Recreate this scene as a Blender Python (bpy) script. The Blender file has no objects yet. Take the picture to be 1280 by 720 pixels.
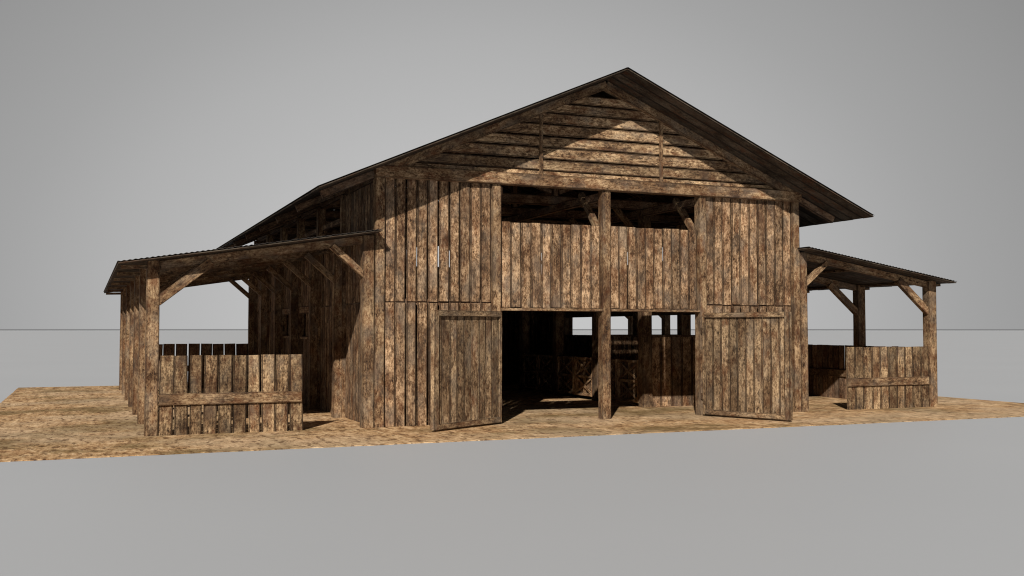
import bpy, math, random
from mathutils import Vector
RNG = random.Random(11)
SC = bpy.context.scene
COL = SC.collection
V = Vector

# ------------------------------------------------------------------ materials
def nodes(name):
    m = bpy.data.materials.new(name); m.use_nodes = True
    nt = m.node_tree; nt.nodes.clear()
    out = nt.nodes.new('ShaderNodeOutputMaterial'); b = nt.nodes.new('ShaderNodeBsdfPrincipled')
    nt.links.new(b.outputs[0], out.inputs[0])
    return m, nt, b

def N(nt, typ, **kw):
    n = nt.nodes.new(typ)
    for k, v in kw.items():
        if k.startswith('i_'): n.inputs[k[2:]].default_value = v
        else: setattr(n, k, v)
    return n

def noise(nt, vec, scale, detail=4, rough=.6, dist=0.):
    n = nt.nodes.new('ShaderNodeTexNoise')
    n.inputs['Scale'].default_value = scale; n.inputs['Detail'].default_value = detail
    n.inputs['Roughness'].default_value = rough; n.inputs['Distortion'].default_value = dist
    nt.links.new(vec, n.inputs['Vector'])
    return n.outputs['Fac']

def vmul(nt, vec, s):
    n = nt.nodes.new('ShaderNodeVectorMath'); n.operation = 'MULTIPLY'
    nt.links.new(vec, n.inputs[0]); n.inputs[1].default_value = s
    return n.outputs[0]

def math_(nt, op, a, b=None, clamp=False):
    n = nt.nodes.new('ShaderNodeMath'); n.operation = op; n.use_clamp = clamp
    for i, x in enumerate((a, b)):
        if x is None: continue
        if isinstance(x, (int, float)): n.inputs[i].default_value = x
        else: nt.links.new(x, n.inputs[i])
    return n.outputs[0]

def ramp(nt, fac, stops):
    n = nt.nodes.new('ShaderNodeValToRGB'); e = n.color_ramp.elements
    while len(e) < len(stops): e.new(.5)
    for el, (p, c) in zip(e, stops):
        el.position = p; el.color = (*c, 1) if len(c) == 3 else c
    nt.links.new(fac, n.inputs[0])
    return n.outputs[0]

def mixc(nt, fac, a, b, blend='MIX'):
    n = nt.nodes.new('ShaderNodeMix'); n.data_type = 'RGBA'; n.blend_type = blend
    for idx, x in ((0, fac), (6, a), (7, b)):
        if isinstance(x, (int, float)): n.inputs[idx].default_value = x
        elif isinstance(x, tuple): n.inputs[idx].default_value = (*x, 1)
        else: nt.links.new(x, n.inputs[idx])
    return n.outputs[2]

def g3(v): return (v, v, v)

def wood(name, light=(.46, .315, .195), mid=(.170, .098, .052), dark=(.018, .010, .006), rust=(.10, .036, .014),
         grey=(.15, .125, .10), rust_at=.60, grey_at=.54, edgy=.85, gain=1.0, stripes=0.0):
    m, nt, b = nodes(name)
    at = N(nt, 'ShaderNodeAttribute', attribute_name='grain'); g = at.outputs['Vector']
    tn = N(nt, 'ShaderNodeAttribute', attribute_name='tone').outputs['Fac']
    spk = noise(nt, vmul(nt, g, (1, 1, .5)), 19, 7, .8)            # coarse mottling
    fine = noise(nt, vmul(nt, g, (1, 1, .5)), 48, 4, .8)            # pitted speckle
    grain = noise(nt, vmul(nt, g, (75, 75, 1.6)), 1, 5, .6, .4)     # long fibres
    lrg = noise(nt, vmul(nt, g, (1, 1, .6)), 2.3, 3, .55)
    s = math_(nt, 'ADD', math_(nt, 'MULTIPLY', spk, .42), math_(nt, 'MULTIPLY', fine, .32))
    s = math_(nt, 'ADD', s, math_(nt, 'MULTIPLY', grain, .14))
    s = math_(nt, 'ADD', s, math_(nt, 'MULTIPLY', lrg, .12))
    c = ramp(nt, s, [(.425, dark), (.48, mid), (.55, light), (.64, tuple(min(1, x*1.35) for x in light))])
    rm = ramp(nt, noise(nt, vmul(nt, g, (1, 1, .55)), 4.6, 6, .74), [(rust_at-.10, g3(0)), (rust_at+.04, g3(1))])
    c = mixc(nt, math_(nt, 'MULTIPLY', rm, .85), c, mixc(nt, .5, c, rust))
    c = mixc(nt, math_(nt, 'MULTIPLY', rm, .5), c, rust)
    off = N(nt, 'ShaderNodeVectorMath', operation='ADD'); nt.links.new(g, off.inputs[0]); off.inputs[1].default_value = (7.3, 2.1, 5.7)
    gm = ramp(nt, noise(nt, vmul(nt, off.outputs[0], (1, 1, .6)), 3.1, 4, .6), [(grey_at-.06, g3(0)), (grey_at+.1, g3(1))])
    c = mixc(nt, math_(nt, 'MULTIPLY', gm, .55), c, mixc(nt, s, tuple(x*.35 for x in grey), tuple(x*1.5 for x in grey)))
    # broad weathering: worn pale stretches and dark soaked ones along each board
    wz = noise(nt, vmul(nt, off.outputs[0], (1, 1, .8)), 1.7, 3, .6)
    c = mixc(nt, .9, c, ramp(nt, wz, [(.36, (.55, .48, .43)), (.5, (.92, .90, .88)), (.64, (1.28, 1.27, 1.25))]), 'MULTIPLY')
    # dark rot blots
    dm = ramp(nt, noise(nt, vmul(nt, off.outputs[0], (1.3, 1.3, .5)), 7, 6, .8), [(.52, g3(0)), (.62, g3(1))])
    c = mixc(nt, math_(nt, 'MULTIPLY', dm, .62), c, tuple(x*1.1 for x in dark))
    if stripes:
        st = noise(nt, vmul(nt, g, (3, 3, 95)), 1, 3, .6, .3)
        sm = ramp(nt, st, [(.36, g3(.35)), (.52, g3(1.1))])
        c = mixc(nt, stripes, c, sm, 'MULTIPLY')
    # dark lines painted along the long edges of every board, so joints read
    es = nt.nodes.new('ShaderNodeSeparateXYZ'); nt.links.new(N(nt, 'ShaderNodeAttribute', attribute_name='edge').outputs['Vector'], es.inputs[0])
    ed = math_(nt, 'MINIMUM', math_(nt, 'ABSOLUTE', es.outputs[0]), math_(nt, 'ABSOLUTE', es.outputs[1]))
    ed = math_(nt, 'ADD', ed, math_(nt, 'MULTIPLY', math_(nt, 'SUBTRACT', spk, .5), .2))
    em = ramp(nt, ed, [(.76, g3(0)), (.86, g3(1))])
    c = mixc(nt, math_(nt, 'MULTIPLY', em, edgy), c, tuple(x*1.1 for x in dark))
    tc = N(nt, 'ShaderNodeCombineColor')
    t2 = math_(nt, 'MULTIPLY', tn, gain)
    for i in range(3): nt.links.new(t2, tc.inputs[i])
    c = mixc(nt, 1.0, c, tc.outputs[0], 'MULTIPLY')
    nt.links.new(c, b.inputs['Base Color'])
    b.inputs['Roughness'].default_value = .88
    b.inputs['Specular IOR Level'].default_value = .2
    bp = N(nt, 'ShaderNodeBump', i_Strength=.55, i_Distance=.008)
    nt.links.new(s, bp.inputs['Height']); nt.links.new(bp.outputs[0], b.inputs['Normal'])
    return m

M_WALL = wood('weathered_plank_wood')
M_BEAM = wood('weathered_beam_wood', light=(.37, .26, .155), rust_at=.59, gain=.96, edgy=.45)
M_DOOR = wood('grey_door_wood', light=(.40, .29, .18), mid=(.175, .115, .067), grey_at=.55, rust_at=.61, gain=1.)
M_FENCE = wood('pale_fence_wood', light=(.50, .36, .215), mid=(.22, .14, .078), grey_at=.56, rust_at=.585, stripes=.4, gain=.92)
M_ROOF = wood('dark_roof_boards', light=(.115, .09, .065), mid=(.06, .045, .033), dark=(.012, .009, .007), grey_at=.5, gain=.66)
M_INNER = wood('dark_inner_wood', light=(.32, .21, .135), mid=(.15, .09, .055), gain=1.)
M_GABLE = wood('gable_board_wood', light=(.46, .33, .20), mid=(.18, .11, .06), grey_at=.56)

def roofing():
    m, nt, b = nodes('dark_corrugated_roofing')
    tc = N(nt, 'ShaderNodeTexCoord')
    f = noise(nt, tc.outputs['Object'], 3, 5, .65)
    c = ramp(nt, f, [(.35, (.018, .016, .015)), (.6, (.06, .05, .043)), (.72, (.10, .062, .04))])
    nt.links.new(c, b.inputs['Base Color']); b.inputs['Roughness'].default_value = .7
    return m
M_SHEET = roofing()

def sand():
    m, nt, b = nodes('sandy_dirt')
    tc = N(nt, 'ShaderNodeTexCoord'); g = tc.outputs['Object']
    big = noise(nt, vmul(nt, g, (.7, .8, 1)), .50, 6, .72, .3)
    med = noise(nt, vmul(nt, g, (1, .38, 1)), 4.5, 6, .74)
    fine = noise(nt, vmul(nt, g, (1, .35, 1)), 13, 5, .8)
    peb = noise(nt, g, 30, 2, .6)
    f = math_(nt, 'ADD', math_(nt, 'MULTIPLY', med, .5), math_(nt, 'MULTIPLY', fine, .5))
    c = ramp(nt, f, [(.39, (.09, .045, .02)), (.455, (.34, .20, .10)), (.52, (.52, .34, .185)), (.59, (.72, .52, .32))])
    red = ramp(nt, noise(nt, vmul(nt, g, (1, .6, 1)), 1.3, 4, .7), [(.5, g3(0)), (.68, g3(1))])
    c = mixc(nt, math_(nt, 'MULTIPLY', red, .28), c, (.33, .17, .085))
    ol = ramp(nt, big, [(.48, g3(0)), (.58, g3(1))])
    c = mixc(nt, math_(nt, 'MULTIPLY', ol, .75), c, mixc(nt, f, (.04, .028, .010), (.27, .19, .085)))
    pl = ramp(nt, noise(nt, vmul(nt, g, (.5, .6, 1)), .6, 4, .6), [(.46, g3(0)), (.6, g3(1))])
    c = mixc(nt, math_(nt, 'MULTIPLY', pl, .45), c, mixc(nt, f, (.18, .12, .07), (.95, .74, .52)))
    dk = ramp(nt, noise(nt, vmul(nt, g, (1, .35, 1)), 9, 4, .7), [(.54, g3(0)), (.60, g3(1))])
    c = mixc(nt, math_(nt, 'MULTIPLY', dk, .7), c, (.09, .045, .022))
    nt.links.new(c, b.inputs['Base Color']); b.inputs['Roughness'].default_value = .95
    b.inputs['Specular IOR Level'].default_value = .1
    bp = N(nt, 'ShaderNodeBump', i_Strength=.6, i_Distance=.02)
    nt.links.new(math_(nt, 'ADD', fine, math_(nt, 'MULTIPLY', peb, .5)), bp.inputs['Height']); nt.links.new(bp.outputs[0], b.inputs['Normal'])
    return m
M_SAND = sand()

def floor_mat():
    m, nt, b = nodes('smooth_grey_floor')
    tc = N(nt, 'ShaderNodeTexCoord')
    f = noise(nt, tc.outputs['Object'], .15, 3, .5)
    c = ramp(nt, f, [(.3, (.418, .443, .490)), (.7, (.430, .455, .502))])
    nt.links.new(c, b.inputs['Base Color']); b.inputs['Roughness'].default_value = .56
    b.inputs['Specular IOR Level'].default_value = .5
    return m
M_FLOOR = floor_mat()

# ------------------------------------------------------------------ mesh building
class MB:
    def __init__(s): s.v = []; s.f = []; s.g = []; s.t = []; s.e = []
    def add(s, vs, fs, gs, tone, es=None):
        s.e += es or [(0., 0., 0.)]*len(vs)
        o = len(s.v); s.v += vs; s.g += gs; s.t += [tone]*len(vs)
        s.f += [[i+o for i in f] for f in fs]
    def bar(s, a, b, wd, w, t, c=.006, jit=.0025, seg=.45, sh0=0., sh1=0., tone=None, bow=0.):
        """a timber from a to b; wd = direction of its width w; t its thickness; octagonal section, slightly uneven"""
        a = V(a); b = V(b); ax = b-a; L = ax.length; ax = ax/L
        wd = V(wd); wd = (wd-ax*wd.dot(ax)).normalized(); td = ax.cross(wd)
        n = max(1, int(round(L/seg))); hw = w/2; ht = t/2; c = min(c, hw*.4, ht*.4)
        prof = [(-hw+c, -ht), (hw-c, -ht), (hw, -ht+c), (hw, ht-c), (hw-c, ht), (-hw+c, ht), (-hw, ht-c), (-hw, -ht+c)]
        if tone is None: tone = RNG.choice([.66, .78, .88, .95, 1., 1.05, 1.12, 1.22])*RNG.uniform(.95, 1.05)
        ro = V((RNG.uniform(0, 60), RNG.uniform(0, 60), RNG.uniform(0, 60)))
        vs = []; gs = []; fs = []; es = []
        jx = RNG.uniform(-jit, jit); jy = RNG.uniform(-jit, jit)
        for i in range(n+1):
            k = i/n; l = L*k
            if 0 < i < n: jx += RNG.uniform(-jit, jit)*.9; jy += RNG.uniform(-jit, jit)*.6
            jw = RNG.uniform(-jit, jit)*.7
            bo = bow*math.sin(math.pi*k)
            for (u, q) in prof:
                uu = u+(jw if u > 0 else -jw)
                ex = 0
                if i == 0: ex = sh0*u/hw
                if i == n: ex = sh1*u/hw
                vs.append(a+ax*(l+ex)+wd*(uu+jx+bo)+td*(q+jy*.5)); gs.append(ro+V((u, q, l))); es.append((u/hw, q/ht, 0.))
        for i in range(n):
            for j in range(8):
                k = (j+1) % 8
                fs.append([i*8+j, i*8+k, (i+1)*8+k, (i+1)*8+j])
        fs.append(list(range(7, -1, -1))); fs.append([n*8+j for j in range(8)])
        s.add(vs, fs, gs, tone, es)
    def build(s, name, mat, parent=None):
        me = bpy.data.meshes.new(name)
        o0 = sum(s.v, V((0, 0, 0)))/len(s.v)
        lo = V((min(p.x for p in s.v), min(p.y for p in s.v), min(p.z for p in s.v)))
        me.from_pydata([tuple(p) for p in s.v], [], s.f); me.update()
        at = me.attributes.new('grain', 'FLOAT_VECTOR', 'POINT'); at.data.foreach_set('vector', [c for p in s.g for c in p])
        a2 = me.attributes.new('tone', 'FLOAT', 'POINT'); a2.data.foreach_set('value', s.t)
        a3 = me.attributes.new('edge', 'FLOAT_VECTOR', 'POINT'); a3.data.foreach_set('vector', [c for p in s.e for c in p])
        me.materials.append(mat)
        o = bpy.data.objects.new(name, me); COL.objects.link(o)
        if parent is not None:
            o.parent = parent
        return o

def empty(name, loc, label, cat, group=None):
    o = bpy.data.objects.new(name, None); COL.objects.link(o); o.location = loc
    o.empty_display_size = .3
    o['label'] = label; o['category'] = cat
    if group: o['group'] = group
    return o

def part(name, mb, mat, parent, label=None):
    """build mb (given in world coordinates) under parent, keeping world placement"""
    o = mb.build(name, mat, parent)
    p = parent; off = V((0, 0, 0))
    while p is not None: off += p.location; p = p.parent
    for vv in o.data.vertices: vv.co -= off
    if label: o['label'] = label
    return o

def subpart(name, mb, mat, parent, label=None): return part(name, mb, mat, parent, label)

def one(name, mat, parent, a, b, wd, w, t, label=None, **kw):
    if 'post' in name and 'tone' not in kw: kw['tone'] = RNG.uniform(.92, 1.2)
    mb = MB(); mb.bar(a, b, wd, w, t, **kw); return part(name, mb, mat, parent, label)

def planks(mb, o, u, ul, v, v0, v1, w, t, nrm, gap=.013, wide=(), jz=.016, tone=None, lean=.006, wgap=.023, t_j=.004, shear=None, cgap=.006):
    """a row of planks: placed along u (length ul) from origin o, each running along v from v0 to v1"""
    o = V(o); u = V(u); v = V(v); nrm = V(nrm)
    n = max(1, round(ul/w)); pw = ul/n
    for i in range(n):
        g = (wgap if i in wide else gap*RNG.choice((.4, .7, 1., 1.2, 1.8)))
        c = pw*(i+.5)
        d = nrm*RNG.uniform(-t_j, t_j)
        l0 = v0(c) if callable(v0) else v0; l1 = v1(c) if callable(v1) else v1
        ln = RNG.uniform(-lean, lean)
        a = o+u*(c-ln)+v*(l0+RNG.uniform(0, jz))+d; b = o+u*(c+ln)+v*(l1-RNG.uniform(0, jz))+d
        mb.bar(a, b, u, pw-g, t, c=.009, tone=tone and tone*RNG.uniform(.85, 1.15))

X = V((1, 0, 0)); Y = V((0, 1, 0)); Z = V((0, 0, 1))
YF = 17.36; DP = 2.236; YL = [YF+.09+DP*i for i in range(7)]; YB = YL[6]
RX = 9.13; RZ = 6.50; SL = .4375
def rz(x): return RZ-SL*abs(x-RX)
ROOF_Y0, ROOF_Y1 = 16.47, YB+.75
EAVE_L, EAVE_R = 3.43, 14.82

barn = empty('barn', (RX, (YF+YB)/2, 0), 'large weathered plank barn with open front doors, gable roof and two side lean-tos', 'barn')

# ---- front wall --------------------------------------------------------------
PT = .18
def post(x0, x1, z1, yc, d=PT, mat=M_BEAM, name='post', z0=-.04, label=None):
    return one(name, mat, barn, ((x0+x1)/2, yc, z0), ((x0+x1)/2, yc, z1), X, x1-x0, d, c=.009, jit=.003, seg=.5, label=label)
yc = YF+PT/2
for x0, x1 in ((4.612, 4.79), (6.80, 6.972), (9.035, 9.222), (11.20, 11.375), (13.475, 13.65)):
    post(x0, x1, 4.345, yc)
one('beam', M_BEAM, barn, (4.61, YF+.04, 4.455), (13.66, YF+.04, 4.455), Z, .215, .20, jit=.003)      # band under the gable
one('rail', M_BEAM, barn, (6.98, YF+.06, 2.062), (9.03, YF+.06, 2.062), Z, .052, .17, jit=.002)
one('rail', M_BEAM, barn, (9.23, YF+.06, 2.062), (11.195, YF+.06, 2.062), Z, .052, .17, jit=.002)
for x0, x1, wu, wl in ((4.79, 6.80, (2, 4, 6), (2, 4)), (11.375, 13.475, (6, 9), (3,))):
    mb = MB(); planks(mb, (x0, YF+.075, 0), X, x1-x0, Z, 2.185, 4.36, .2, .03, Y, wide=wu, wgap=.027, gap=.015)
    part('plank_wall', mb, M_WALL, barn)
    mb = MB(); planks(mb, (x0, YF+.07, 0), X, x1-x0, Z, -.01, 2.175, .2, .03, Y, wide=wl, wgap=.034, gap=.015)
    part('plank_wall', mb, M_WALL, barn)
one('rail', M_INNER, barn, (4.80, YF+.13, 2.18), (6.79, YF+.13, 2.18), Z, .12, .07)
one('rail', M_INNER, barn, (11.385, YF+.13, 2.18), (13.46, YF+.13, 2.18), Z, .12, .07)
for x0, x1, wd in ((6.985, 9.03, (0, 4)), (9.235, 11.19, (2, 6))):
    mb = MB(); planks(mb, (x0, YF+.075, 0), X, x1-x0, Z, 2.09, 3.675, .2, .03, Y, wide=wd, wgap=.018, gap=.006)
    part('plank_wall', mb, M_WALL, barn)
    one('rail', M_INNER, barn, (x0, YF+.14, 3.5), (x1, YF+.14, 3.5), Z, .1, .06)
# braces from the top of the posts back into the barn
for x in (9.10, 11.27):
    one('brace', M_BEAM, barn, (x-.03, YF+.2, 3.60), (x-.03, YF+.95, 4.38), X, .11, .12)

# ---- gable ---------------------------------------------------------------------
ZR = [4.565, 4.66, 4.875, 5.10, 5.325, 5.55, 5.765, 5.965, 6.15]
def zr(i): return ZR[i] if i < 9 else 6.15+.2*(i-8)
mb = MB()
for i in range(8):
    za, zb = zr(i)+.010, zr(i+1)-.012
    if i == 3: zb -= .012
    zc = (za+zb)/2; xl = RX-(RZ-.13-zc)/SL; xr = RX+(RZ-.13-zc)/SL
    sh = (zb-za)/2/SL
    mb.bar((xl, YF+.06, zc), (xr, YF+.06, zc), Z, zb-za, .03, sh0=sh*.98, sh1=-sh*.98, jit=.003, seg=.7, bow=RNG.uniform(-.006, .006))
gable = part('gable_wall', mb, M_GABLE, barn)
for x, z1 in ((7.785, 5.76), (10.36, 5.79)):
    mb = MB(); mb.bar((x, YF+.025, 4.565), (x, YF+.025, z1), X, .062, .05, tone=1.0); subpart('batten', mb, M_BEAM, gable)
for sgn in (-1, 1):
    x1 = RX+sgn*4.52
    dz = .082
    a = V((RX+sgn*.002, YF+.03, RZ-.045-dz)); b = V((x1, YF+.03, rz(x1)-.045-dz+.01))
    one('rake_board', M_BEAM, barn, a, b, Z, .155, .16, jit=.003, tone=.9)
one('collar_beam', M_INNER, barn, (6.2, YF+.25, 5.0), (12.0, YF+.25, 5.0), Z, .14, .1)

# ---- main roof -----------------------------------------------------------------
for sgn, ex in ((-1, EAVE_L), (1, EAVE_R)):
    L = abs(ex-RX); ln = math.hypot(L, SL*L); d = V((sgn*L, 0, -SL*L)).normalized()
    nrm = V((sgn*SL, 0, 1)).normalized()
    mb = MB(); planks(mb, V((RX, ROOF_Y0+.01, RZ-.02)), Y, ROOF_Y1-ROOF_Y0-.02, d, .006, ln-.015, .30, .022, nrm, gap=.003, jz=.004, lean=.001, t_j=.0015)
    r = part('roof', mb, M_ROOF, barn)
    # corrugated sheet lying on the boards
    me = MB(); vs = []; fs = []
    n = int((ROOF_Y1-ROOF_Y0)/.019); rows = [0, ln*.33, ln*.66, ln]
    for k, q in enumerate(rows):
        for i in range(n+1):
            yy = ROOF_Y0+(ROOF_Y1-ROOF_Y0)*i/n
            p = V((RX, yy, RZ+.006))+d*q+nrm*(.005+.003*math.sin(2*math.pi*yy/.076))
            vs.append(p)
    top = len(vs)
    vs += [p+nrm*.004 for p in vs]
    for k in range(3):
        for i in range(n):
            a0 = k*(n+1)+i; q = [a0, a0+1, a0+n+2, a0+n+1]
            fs.append(q); fs.append([top+x for x in reversed(q)])
    for i in range(n):
        for a0 in (0, 3*(n+1)): fs.append([a0+i, a0+i+1, top+a0+i+1, top+a0+i])
    me.add(vs, fs, [V((0, 0, 0))]*len(vs), 1.); subpart('corrugated_sheet', me, M_SHEET, r)
    # rafters and purlins
    for y in YL:
        a = V((RX+sgn*.02, y, RZ-.13)); b = V((ex-sgn*.25, y, rz(ex-sgn*.25)-.11))
        mb = MB(); mb.bar(a, b, Y, .09, .15, tone=.9); subpart('rafter', mb, M_INNER, r)
    for q in (.25, .5, .75):
        x = RX+sgn*q*4.5
        mb = MB(); mb.bar((x, YF+.2, rz(x)-.085), (x, YB+.1, rz(x)-.085), X, .10, .07, tone=.9); subpart('purlin', mb, M_INNER, r)
    mb = MB(); x = RX+sgn*4.45; mb.bar((x, YF+.15, 4.36), (x, YB+.1, 4.36), X, .14, .16, tone=.9); subpart('purlin', mb, M_INNER, r)
mb = MB(); mb.bar((RX, ROOF_Y0+.015, RZ+.004), (RX, ROOF_Y1, RZ+.004), X, .05, .012, tone=.5); part('ridge_cap', mb, M_ROOF, barn)

# ---- side walls ----------------------------------------------------------------
for sgn, xw, xi in ((-1, 4.62, 4.60), (1, 13.64, 13.66)):
    # wall plane at xw; bays between post lines
    open_low = (1, 2, 3, 4) if sgn > 0 else (2, 3)
    for i in range(6):
        y0 = YL[i]+.10; y1 = YL[i+1]-.10
        if i == 0: y0 = YF+.18
        mb = MB()
        xo = xw+sgn*.0+(-sgn*.015)
        ww = (RNG.randrange(8), RNG.randrange(8))
        planks(mb, (xo, y0, 0), Y, y1-y0, Z, 2.19, 3.42 if i > 0 else 4.42, .2, .028, X, wide=ww, t_j=.012, gap=.005, wgap=.009)
        if i in open_low:
            planks(mb, (xo, y0, 0), Y, y1-y0, Z, -.01, 1.53, .2, .028, X, t_j=.012, gap=.005)
            mb.bar((xo+sgn*.01, y0, 2.135), (xo+sgn*.01, y1, 2.135), Z, .165, .09, tone=1.1)
            mb.bar((xo, y0, 1.50), (xo, y1, 1.50), Z, .07, .07, tone=.9)
            if sgn < 0:
                ms = MB(); planks(ms, (xw+.10, y0, 0), Y, (y1-y0)*.93, Z, 1.50, 2.10, .22, .02, X, gap=.004); part('shutter', ms, M_WALL, barn)
        else:
            mb.bar((xo-sgn*.05, y0, 2.18), (xo-sgn*.05, y1, 2.18), Z, .12, .06, tone=.8)
            planks(mb, (xo, y0, 0), Y, y1-y0, Z, -.01, 2.17, .2, .028, X, t_j=.012, gap=.005)
        if i > 0: mb.bar((xo, y0, 3.40), (xo, y1, 3.40), Z, .10, .08, tone=.9)
        if i in (1, 2, 3, 4, 5): mb.bar((xo-sgn*.04, y0, 3.86), (xo-sgn*.04, y1, 3.86), Z, .12, .05, tone=.85)
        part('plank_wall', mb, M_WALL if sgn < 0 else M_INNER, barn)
    for i in range(1, 7):
        one('post', M_BEAM, barn, (xw-sgn*.01, YL[i], -.04), (xw-sgn*.01, YL[i], 4.30), X, .16, .2, jit=.003)

# ---- back wall -----------------------------------------------------------------
for x0, x1, z1 in ((4.65, 6.97, 4.36), (6.97, 11.29, 3.67), (11.29, 13.64, 4.36)):
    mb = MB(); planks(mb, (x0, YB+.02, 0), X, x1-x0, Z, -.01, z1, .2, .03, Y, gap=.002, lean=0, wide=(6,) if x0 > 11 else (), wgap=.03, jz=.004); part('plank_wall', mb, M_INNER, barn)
mb = MB(); mb.bar((11.99, YB+.06, -.01), (11.99, YB+.06, 4.3), X, 1.39, .02); mb.bar((13.17, YB+.06, -.01), (13.17, YB+.06, 4.3), X, .91, .02)  # backing boards added behind the planks to block stray slits of sky
mb.bar((12.70, YB+.085, -.01), (12.70, YB+.085, 1.47), X, .2, .02)
mb.bar((11.4, YB-.02, 2.31), (13.6, YB-.02, 2.31), Z, .09, .05); mb.bar((12.70, YB+.085, 2.42), (12.70, YB+.085, 4.3), X, .2, .02)
part('rail', mb, M_INNER, barn)
for x in (6.97, 9.13, 11.29):
    post(x-.09, x+.09, 4.345, YB+.10, mat=M_INNER)
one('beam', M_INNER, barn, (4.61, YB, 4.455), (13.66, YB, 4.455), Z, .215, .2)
mb = MB()
for i in range(9):
    za, zb = zr(i), zr(i+1)-.005; zc = (za+zb)/2
    xl = RX-(RZ-.02-zb)/SL; xr = RX+(RZ-.02-zb)/SL
    if xr-xl > .1: mb.bar((xl, YB, zc), (xr, YB, zc), Z, zb-za, .03)
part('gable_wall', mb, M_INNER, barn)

# ---- interior frame ------------------------------------------------------------
for i in range(1, 7):
    y = YL[i]
    if i < 6:
        for x in (7.02, 11.30):
            one('post', M_BEAM, barn, (x, y, -.04), (x, y, 4.3), X, .24, .2, jit=.003, tone=.8)
    one('tie_beam', M_INNER, barn, (4.6, y, 4.42), (13.66, y, 4.42), Z, .2, .14)
    one('king_post', M_INNER, barn, (RX, y, 4.5), (RX, y, 6.35), X, .13, .12)
    for s_ in (-1, 1):
        one('brace', M_INNER, barn, (RX+s_*.1, y, 4.6), (RX+s_*2.2, y, rz(RX+2.2)-.2), Z, .1, .08)
        one('brace', M_BEAM, barn, (RX+s_*2.17, y, 3.55), (RX+s_*1.45, y, 4.33), Z, .11, .1, tone=.8)
for x in (7.02, 9.13, 11.27):
    one('beam', M_INNER, barn, (x, YF+.2, 4.25), (x, YB, 4.25), Z, .16, .12)
# ---- lean-tos ------------------------------------------------------------------
def lean_to(sgn, xw, xe, zw, ze, xp0, xp1, xi0, xi1):
    """xw wall end, xe eave end of the roof; xp outer posts; xi inner posts"""
    y0, y1 = 17.0, YB+.42
    L = abs(xe-xw); sl = (zw-ze)/L; ln = math.hypot(L, zw-ze)
    d = V((sgn*L, 0, -(zw-ze))).normalized(); nrm = V((sgn*sl, 0, 1)).normalized()
    def zz(x): return zw-sl*abs(x-xw)
    mb = MB(); planks(mb, V((xw, y0+.01, zw-.022)), Y, y1-y0-.02, d, .01, ln-.01, .24, .018, nrm, gap=.003, jz=.004, lean=.001, t_j=.002)
    r = part('lean_to_roof', mb, M_ROOF, barn)
    me = MB(); vs = []; fs = []
    n = int(ln/.0125); rows = [0, .5, 1]
    ys = [y0+(y1-y0)*q for q in rows]
    for yy in ys:
        for i in range(n+1):
            q = ln*i/n
            vs.append(V((xw, yy, zw))+d*q+nrm*(.003+.0055*math.sin(2*math.pi*q/.085)))
    top = len(vs); vs += [p+nrm*.005 for p in vs]
    for k in range(2):
        for i in range(n):
            a0 = k*(n+1)+i; q = [a0, a0+1, a0+n+2, a0+n+1]
            fs.append(q); fs.append([top+x for x in reversed(q)])
    for i in range(n):
        for a0 in (0, 2*(n+1)): fs.append([a0+i, a0+i+1, top+a0+i+1, top+a0+i])
    me.add(vs, fs, [V((0, 0, 0))]*len(vs), 1.); subpart('corrugated_sheet', me, M_SHEET, r)
    for i, y in enumerate(YL):
        xa = xi0 if sgn < 0 else xi1
        a = V(((xi0+xi1)/2, y-.005, zz((xi0+xi1)/2)-.115)); b = V(((xp0+xp1)/2-sgn*.02, y-.005, zz((xp0+xp1)/2)-.115))
        # rafter between posts
        mb = MB(); mb.bar(V(a)+V((sgn*.1, 0, -sl*.1)), V(b)-V((sgn*.09, 0, -sl*.09)), Y, .09, .145, jit=.002, tone=.95); subpart('rafter', mb, M_BEAM, r)
        mb = MB(); mb.bar(V(b)+V((sgn*.1, 0, -sl*.1)), V((xe-sgn*.06, y+.0, zz(xe)-.055)), Y, .07, .06, tone=.8); subpart('rafter', mb, M_BEAM, r)
        zo = zz((xp0+xp1)/2)-.03; zi = zz((xi0+xi1)/2)-.03
        one('lean_to_post', M_BEAM, barn, ((xp0+xp1)/2, YF+.09+DP*i, -.04), ((xp0+xp1)/2, YF+.09+DP*i, zo), X, xp1-xp0, .19, c=.009, jit=.003)
        one('lean_to_post', M_BEAM, barn, ((xi0+xi1)/2, YF+.088+DP*i, -.04), ((xi0+xi1)/2, YF+.088+DP*i, zi-.03), X, xi1-xi0, .19, c=.009, jit=.003)
        # braces
        pin = xp1 if sgn < 0 else xp0
        one('brace', M_BEAM, barn, (pin+sgn*.03, y-.03, 2.14 if sgn < 0 else 2.08), (pin-sgn*.80, y-.03, zz(pin-sgn*.80)-.17), Y, .11, .15, tone=1.1)
        win = xi0 if sgn < 0 else xi1
        one('brace', M_BEAM, barn, (win-sgn*.03, y-.03, 2.64), (win+sgn*.53, y-.03, zz(win+sgn*.53)-.155), Y, .11, .115, tone=1.1)
    # eave beam and middle purlin
    for q, dep in (((xp0+xp1)/2, .11), ((xw+xe)/2, .06)):
        mb = MB(); mb.bar((q+sgn*.0, y0+.5, zz(q)-.055), (q, y1-.2, zz(q)-.055), X, .09, .05, tone=.8); subpart('purlin', mb, M_BEAM, r)
lean_to(-1, 4.66, .43, 3.405, 2.745, .873, 1.072, 4.40, 4.605)
lean_to(1, 13.58, 17.56, 3.375, 2.735, 17.09, 17.315, 13.655, 13.83)

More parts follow.
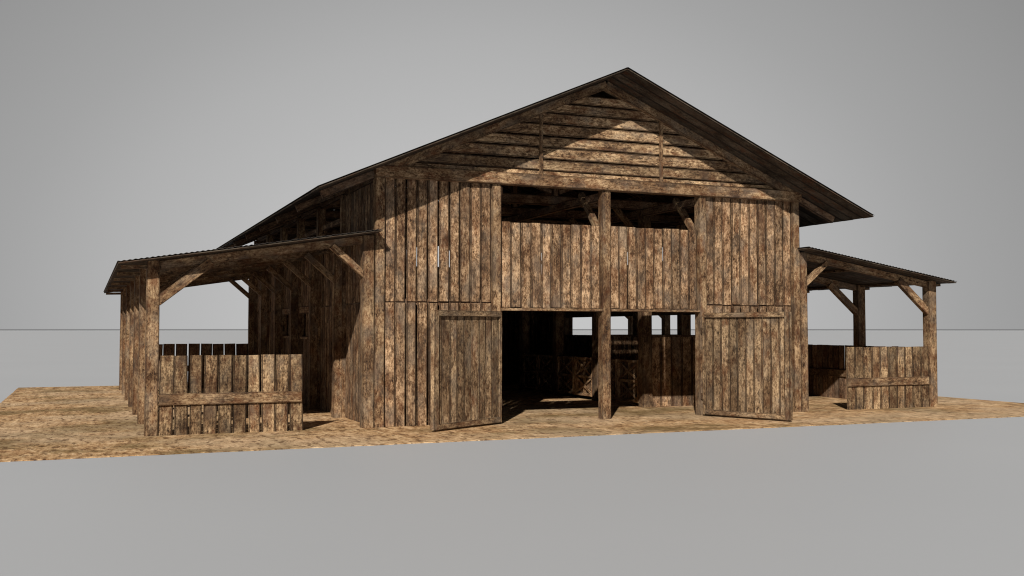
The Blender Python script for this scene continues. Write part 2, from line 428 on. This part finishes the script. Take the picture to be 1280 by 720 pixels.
# ---- barn doors ------------------------------------------------------------------
def door(h, o, z0, z1, n, label, tone_):
    """hinge point h, outer point o on the ground: planks in a frame"""
    h = V((h[0], h[1], 0)); o = V((o[0], o[1], 0)); d = (o-h); L = d.length; d.normalize()
    nrm = V((d.y, -d.x, 0))
    if nrm.y > 0: nrm = -nrm               # towards the front
    mb = MB(); planks(mb, h+nrm*-.01+d*.05, d, L-.10, Z, z0+.02, z1-.02, (L-.1)/n, .026, nrm, gap=.008, wide=(2,), wgap=.014)
    dr = part('door', mb, M_DOOR, barn, label)
    sw = .11; sm = .055
    mb = MB(); mb.bar(h+d*(L-sw/2)+Z*z0, h+d*(L-sw/2)+Z*z1, d, sw, .10, tone=1.08)
    mb.bar(h+d*(sm/2)+Z*z0, h+d*(sm/2)+Z*z1, d, sm, .08, tone=1.0)
    for zc, hh in ((z0+.05, .10), (z1-.05, .10)):
        mb.bar(h+d*sm+nrm*.028+Z*zc, h+d*(L-sw)+nrm*.028+Z*zc, Z, hh, .042, tone=1.05)
    subpart('frame', mb, M_DOOR, dr)
    for zc in (z0+.35, z1-.35):
        mb = MB(); mb.bar(h+nrm*.0-d*.035+Z*(zc-.06), h-d*.035+Z*(zc+.06), d, .05, .03, tone=.3); subpart('hinge', mb, M_INNER, dr)
    return dr
door((6.90, 17.22), (5.31, 16.27), .03, 2.02, 9, 'left plank door swung halfway open', 1.)
door((11.24, 17.30), (11.97, 15.52), .03, 2.02, 10, 'right plank door swung fully outward', 1.)

# ---- fences ------------------------------------------------------------------------
def fence(a, b, z1, n, rail_z, rail_w, label, name='plank_fence', wide=(), mat=M_FENCE, railside=None, group='plank fences of the lean-tos', gap=.012, wgap=.035, lean=.012, tone=None, base=-.015):
    a = V((a[0], a[1], 0)); b = V((b[0], b[1], 0)); d = b-a; L = d.length; d.normalize(); nrm = V((-d.y, d.x, 0))
    if railside and nrm.dot(V(railside)) < 0: nrm = -nrm
    e = empty(name, a, label, 'fence', group)
    mb = MB(); planks(mb, a, d, L, Z, base, z1, L/n, .03, nrm, gap=gap, wide=wide, wgap=wgap, jz=.014, lean=lean, tone=tone); part('boards', mb, mat, e)
    mb = MB(); mb.bar(a+d*.005+nrm*.035+Z*rail_z, b-d*.03+nrm*.035+Z*rail_z, Z, rail_w, .035, tone=.95); part('rail', mb, M_BEAM, e)
    return e
fence((1.08, YF+.03), (3.385, YF+.03), 1.28, 10, .572, .185, 'pale plank fence under the front of the left lean-to', wide=(2, 6), railside=(0, -1, 0), wgap=.045)
fence((14.835, YF+.03), (17.085, YF+.03), 1.325, 10, .575, .18, 'plank fence under the front of the right lean-to', railside=(0, -1, 0), gap=.008)
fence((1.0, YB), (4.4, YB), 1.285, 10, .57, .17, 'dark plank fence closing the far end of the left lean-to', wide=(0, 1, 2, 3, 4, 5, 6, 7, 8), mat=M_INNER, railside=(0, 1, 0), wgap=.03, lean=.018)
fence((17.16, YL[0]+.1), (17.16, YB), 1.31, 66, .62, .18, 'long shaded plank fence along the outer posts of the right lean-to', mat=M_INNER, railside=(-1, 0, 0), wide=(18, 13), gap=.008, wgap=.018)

# ---- stalls in the barn -------------------------------------------------------------
def partition(y, x0, x1, label):
    e = empty('stall_partition', (x0, y, 0), label, 'partition', 'plank partitions between the stalls')
    mb = MB(); planks(mb, (x0, y, 0), X, x1-x0, Z, -.01, 1.53, .27, .035, Y, gap=.006, tone=1.25); part('boards', mb, M_WALL, e)
    mb = MB(); mb.bar((x0, y, 1.55), (x1, y, 1.55), Y, .07, .04, tone=.7); part('rail', mb, M_INNER, e)
for i, lab in ((1, 'dark plank stall partition just inside the right half of the barn doorway'),
               (2, 'second plank stall partition, behind the one nearest the doorway')):
    partition(YL[i], 11.42, 13.55, lab)

def gate(y0, y1, label, x=11.22, z0=.08, z1=1.02):
    e = empty('stall_gate', (x, y0, 0), label, 'gate', 'cross-braced stall gates')
    mb = MB(); planks(mb, (x+.04, y0, 0), Y, y1-y0, Z, z0+.03, z1-.03, .2, .02, X, gap=.01); part('boards', mb, M_WALL, e)
    mb = MB()
    for y in (y0+.035, y1-.035): mb.bar((x, y, z0), (x, y, z1), Y, .07, .05, tone=1.6)
    for z in (z0+.035, (z0+z1)/2, z1-.035): mb.bar((x, y0+.07, z), (x, y1-.07, z), Z, .06, .05, tone=1.6)
    part('frame', mb, M_BEAM, e)
    for za, zb in ((z0+.07, (z0+z1)/2-.03), ((z0+z1)/2+.03, z1-.07)):
        mb = MB()
        mb.bar((x-.002, y0+.08, za), (x-.002, y1-.08, zb), Z, .055, .032, tone=1.5); mb.bar((x+.006, y0+.08, zb), (x+.006, y1-.08, za), Z, .055, .03, tone=1.4)
        part('cross_brace', mb, M_BEAM, e)
GL = [('stall gate with crossed braces, nearest the doorway and partly in sun', 1, 0), ('crossed stall gate just right of the middle post', 1, 1),
      ('crossed stall gate just left of the middle post', 2, 0), ('crossed stall gate left of the one beside the middle post', 2, 1),
      ('fifth crossed stall gate back from the doorway, right one of its pair', 3, 0), ('farthest crossed stall gate visible left through the doorway', 3, 1)]
for lab, i, k in GL:
    a = YL[i]+.12; b = YL[i+1]-.12; m_ = (a+b)/2
    gate(*((a, m_-.015) if k == 0 else (m_+.015, b)), lab)

# ------------------------------------------------------------------ ground
def sheet(name, pts, mat, kind='structure', thick=None):
    me = bpy.data.meshes.new(name)
    if thick:
        vs = [(x, y, z) for x, y, z in pts]+[(x, y, z-thick) for x, y, z in pts]; n = len(pts)
        fs = [list(range(n)), list(range(2*n-1, n-1, -1))]+[[i, n+i, n+(i+1) % n, (i+1) % n] for i in range(n)]
    else: vs = pts; fs = [list(range(len(pts)))]
    me.from_pydata(vs, [], fs); me.materials.append(mat); me.update()
    o = bpy.data.objects.new(name, me); COL.objects.link(o); o['kind'] = kind
    return o
sheet('ground', [(1500*math.cos(i*math.pi/90), 1500*math.sin(i*math.pi/90), -.012) for i in range(180)], M_FLOOR)
# slightly ragged sand slab
def edge(p, q, n):
    out = []
    for i in range(n):
        k = i/n; j = 0 if i == 0 else RNG.uniform(-.012, .012)
        out.append((p[0]+(q[0]-p[0])*k+(j if p[0] == q[0] else 0), p[1]+(q[1]-p[1])*k+(j if p[1] == q[1] else 0), 0.0))
    return out
x0, x1, y0, y1 = -1.80, 19.95, 14.82, 33.22
sheet('sand_ground', edge((x0, y0), (x1, y0), 120)+edge((x1, y0), (x1, y1), 60)+edge((x1, y1), (x0, y1), 60)+edge((x0, y1), (x0, y0), 60), M_SAND, thick=.010)

# ------------------------------------------------------------------ camera
YAW, PIT = .3924, .0400
cam = bpy.data.cameras.new('camera'); co = bpy.data.objects.new('camera', cam); COL.objects.link(co)
co.location = (0, 0, 1.7); co.rotation_euler = (math.pi/2+PIT, 0, -YAW)
cam.sensor_width = 36; cam.lens = 1284.5*36/1280; cam.clip_end = 5000; cam.clip_start = .1
SC.camera = co

# ------------------------------------------------------------------ light
L = bpy.data.lights.new('sun', 'SUN'); lo = bpy.data.objects.new('sun', L); COL.objects.link(lo)
L.energy = 5.0; L.angle = math.radians(.7); L.color = (1, .93, .82)
sd = V((.61, 1.0, -.78))
lo.rotation_euler = sd.to_track_quat('-Z', 'Y').to_euler()

W = bpy.data.worlds.new('World'); SC.world = W; W.use_nodes = True
nt = W.node_tree; nt.nodes.clear()
out = nt.nodes.new('ShaderNodeOutputWorld'); bg = nt.nodes.new('ShaderNodeBackground'); nt.links.new(bg.outputs[0], out.inputs[0])
tc = nt.nodes.new('ShaderNodeTexCoord')
nrm = N(nt, 'ShaderNodeVectorMath', operation='NORMALIZE'); nt.links.new(vmul(nt, tc.outputs['Generated'], (1, 1, 1.4)), nrm.inputs[0])
dot = N(nt, 'ShaderNodeVectorMath', operation='DOT_PRODUCT'); nt.links.new(nrm.outputs[0], dot.inputs[0])
gd = V((math.sin(YAW-.03), math.cos(YAW-.03), 0.02)).normalized()      # centre of the glow painted into the grey backdrop, near the view axis
dot.inputs[1].default_value = tuple(gd)
ang = math_(nt, 'ARCCOSINE', dot.outputs['Value'])
f = math_(nt, 'DIVIDE', ang, math.pi, True)
sky = ramp(nt, f, [(0.0, g3(.575)), (.05, g3(.535)), (.085, g3(.475)), (.112, g3(.43)), (.14, g3(.365)), (.19, g3(.28)), (.28, g3(.12)), (1., g3(.085))])
sep = nt.nodes.new('ShaderNodeSeparateXYZ'); nt.links.new(nrm.outputs[0], sep.inputs[0])
below = math_(nt, 'LESS_THAN', sep.outputs['Z'], 0.0)
sky = mixc(nt, below, sky, (.22, .22, .22))
nt.links.new(sky, bg.inputs['Color']); bg.inputs['Strength'].default_value = 1.0

SC.render.engine = 'CYCLES'
SC.cycles.diffuse_bounces = 3
SC.cycles.filter_width = 1.1
SC.cycles.max_bounces = 7
vs = SC.view_settings
vs.view_transform = 'Standard'; vs.look = 'None'; vs.exposure = 0; vs.gamma = 1; vs.use_curve_mapping = False
SC.render.resolution_x = 1024; SC.render.resolution_y = 576
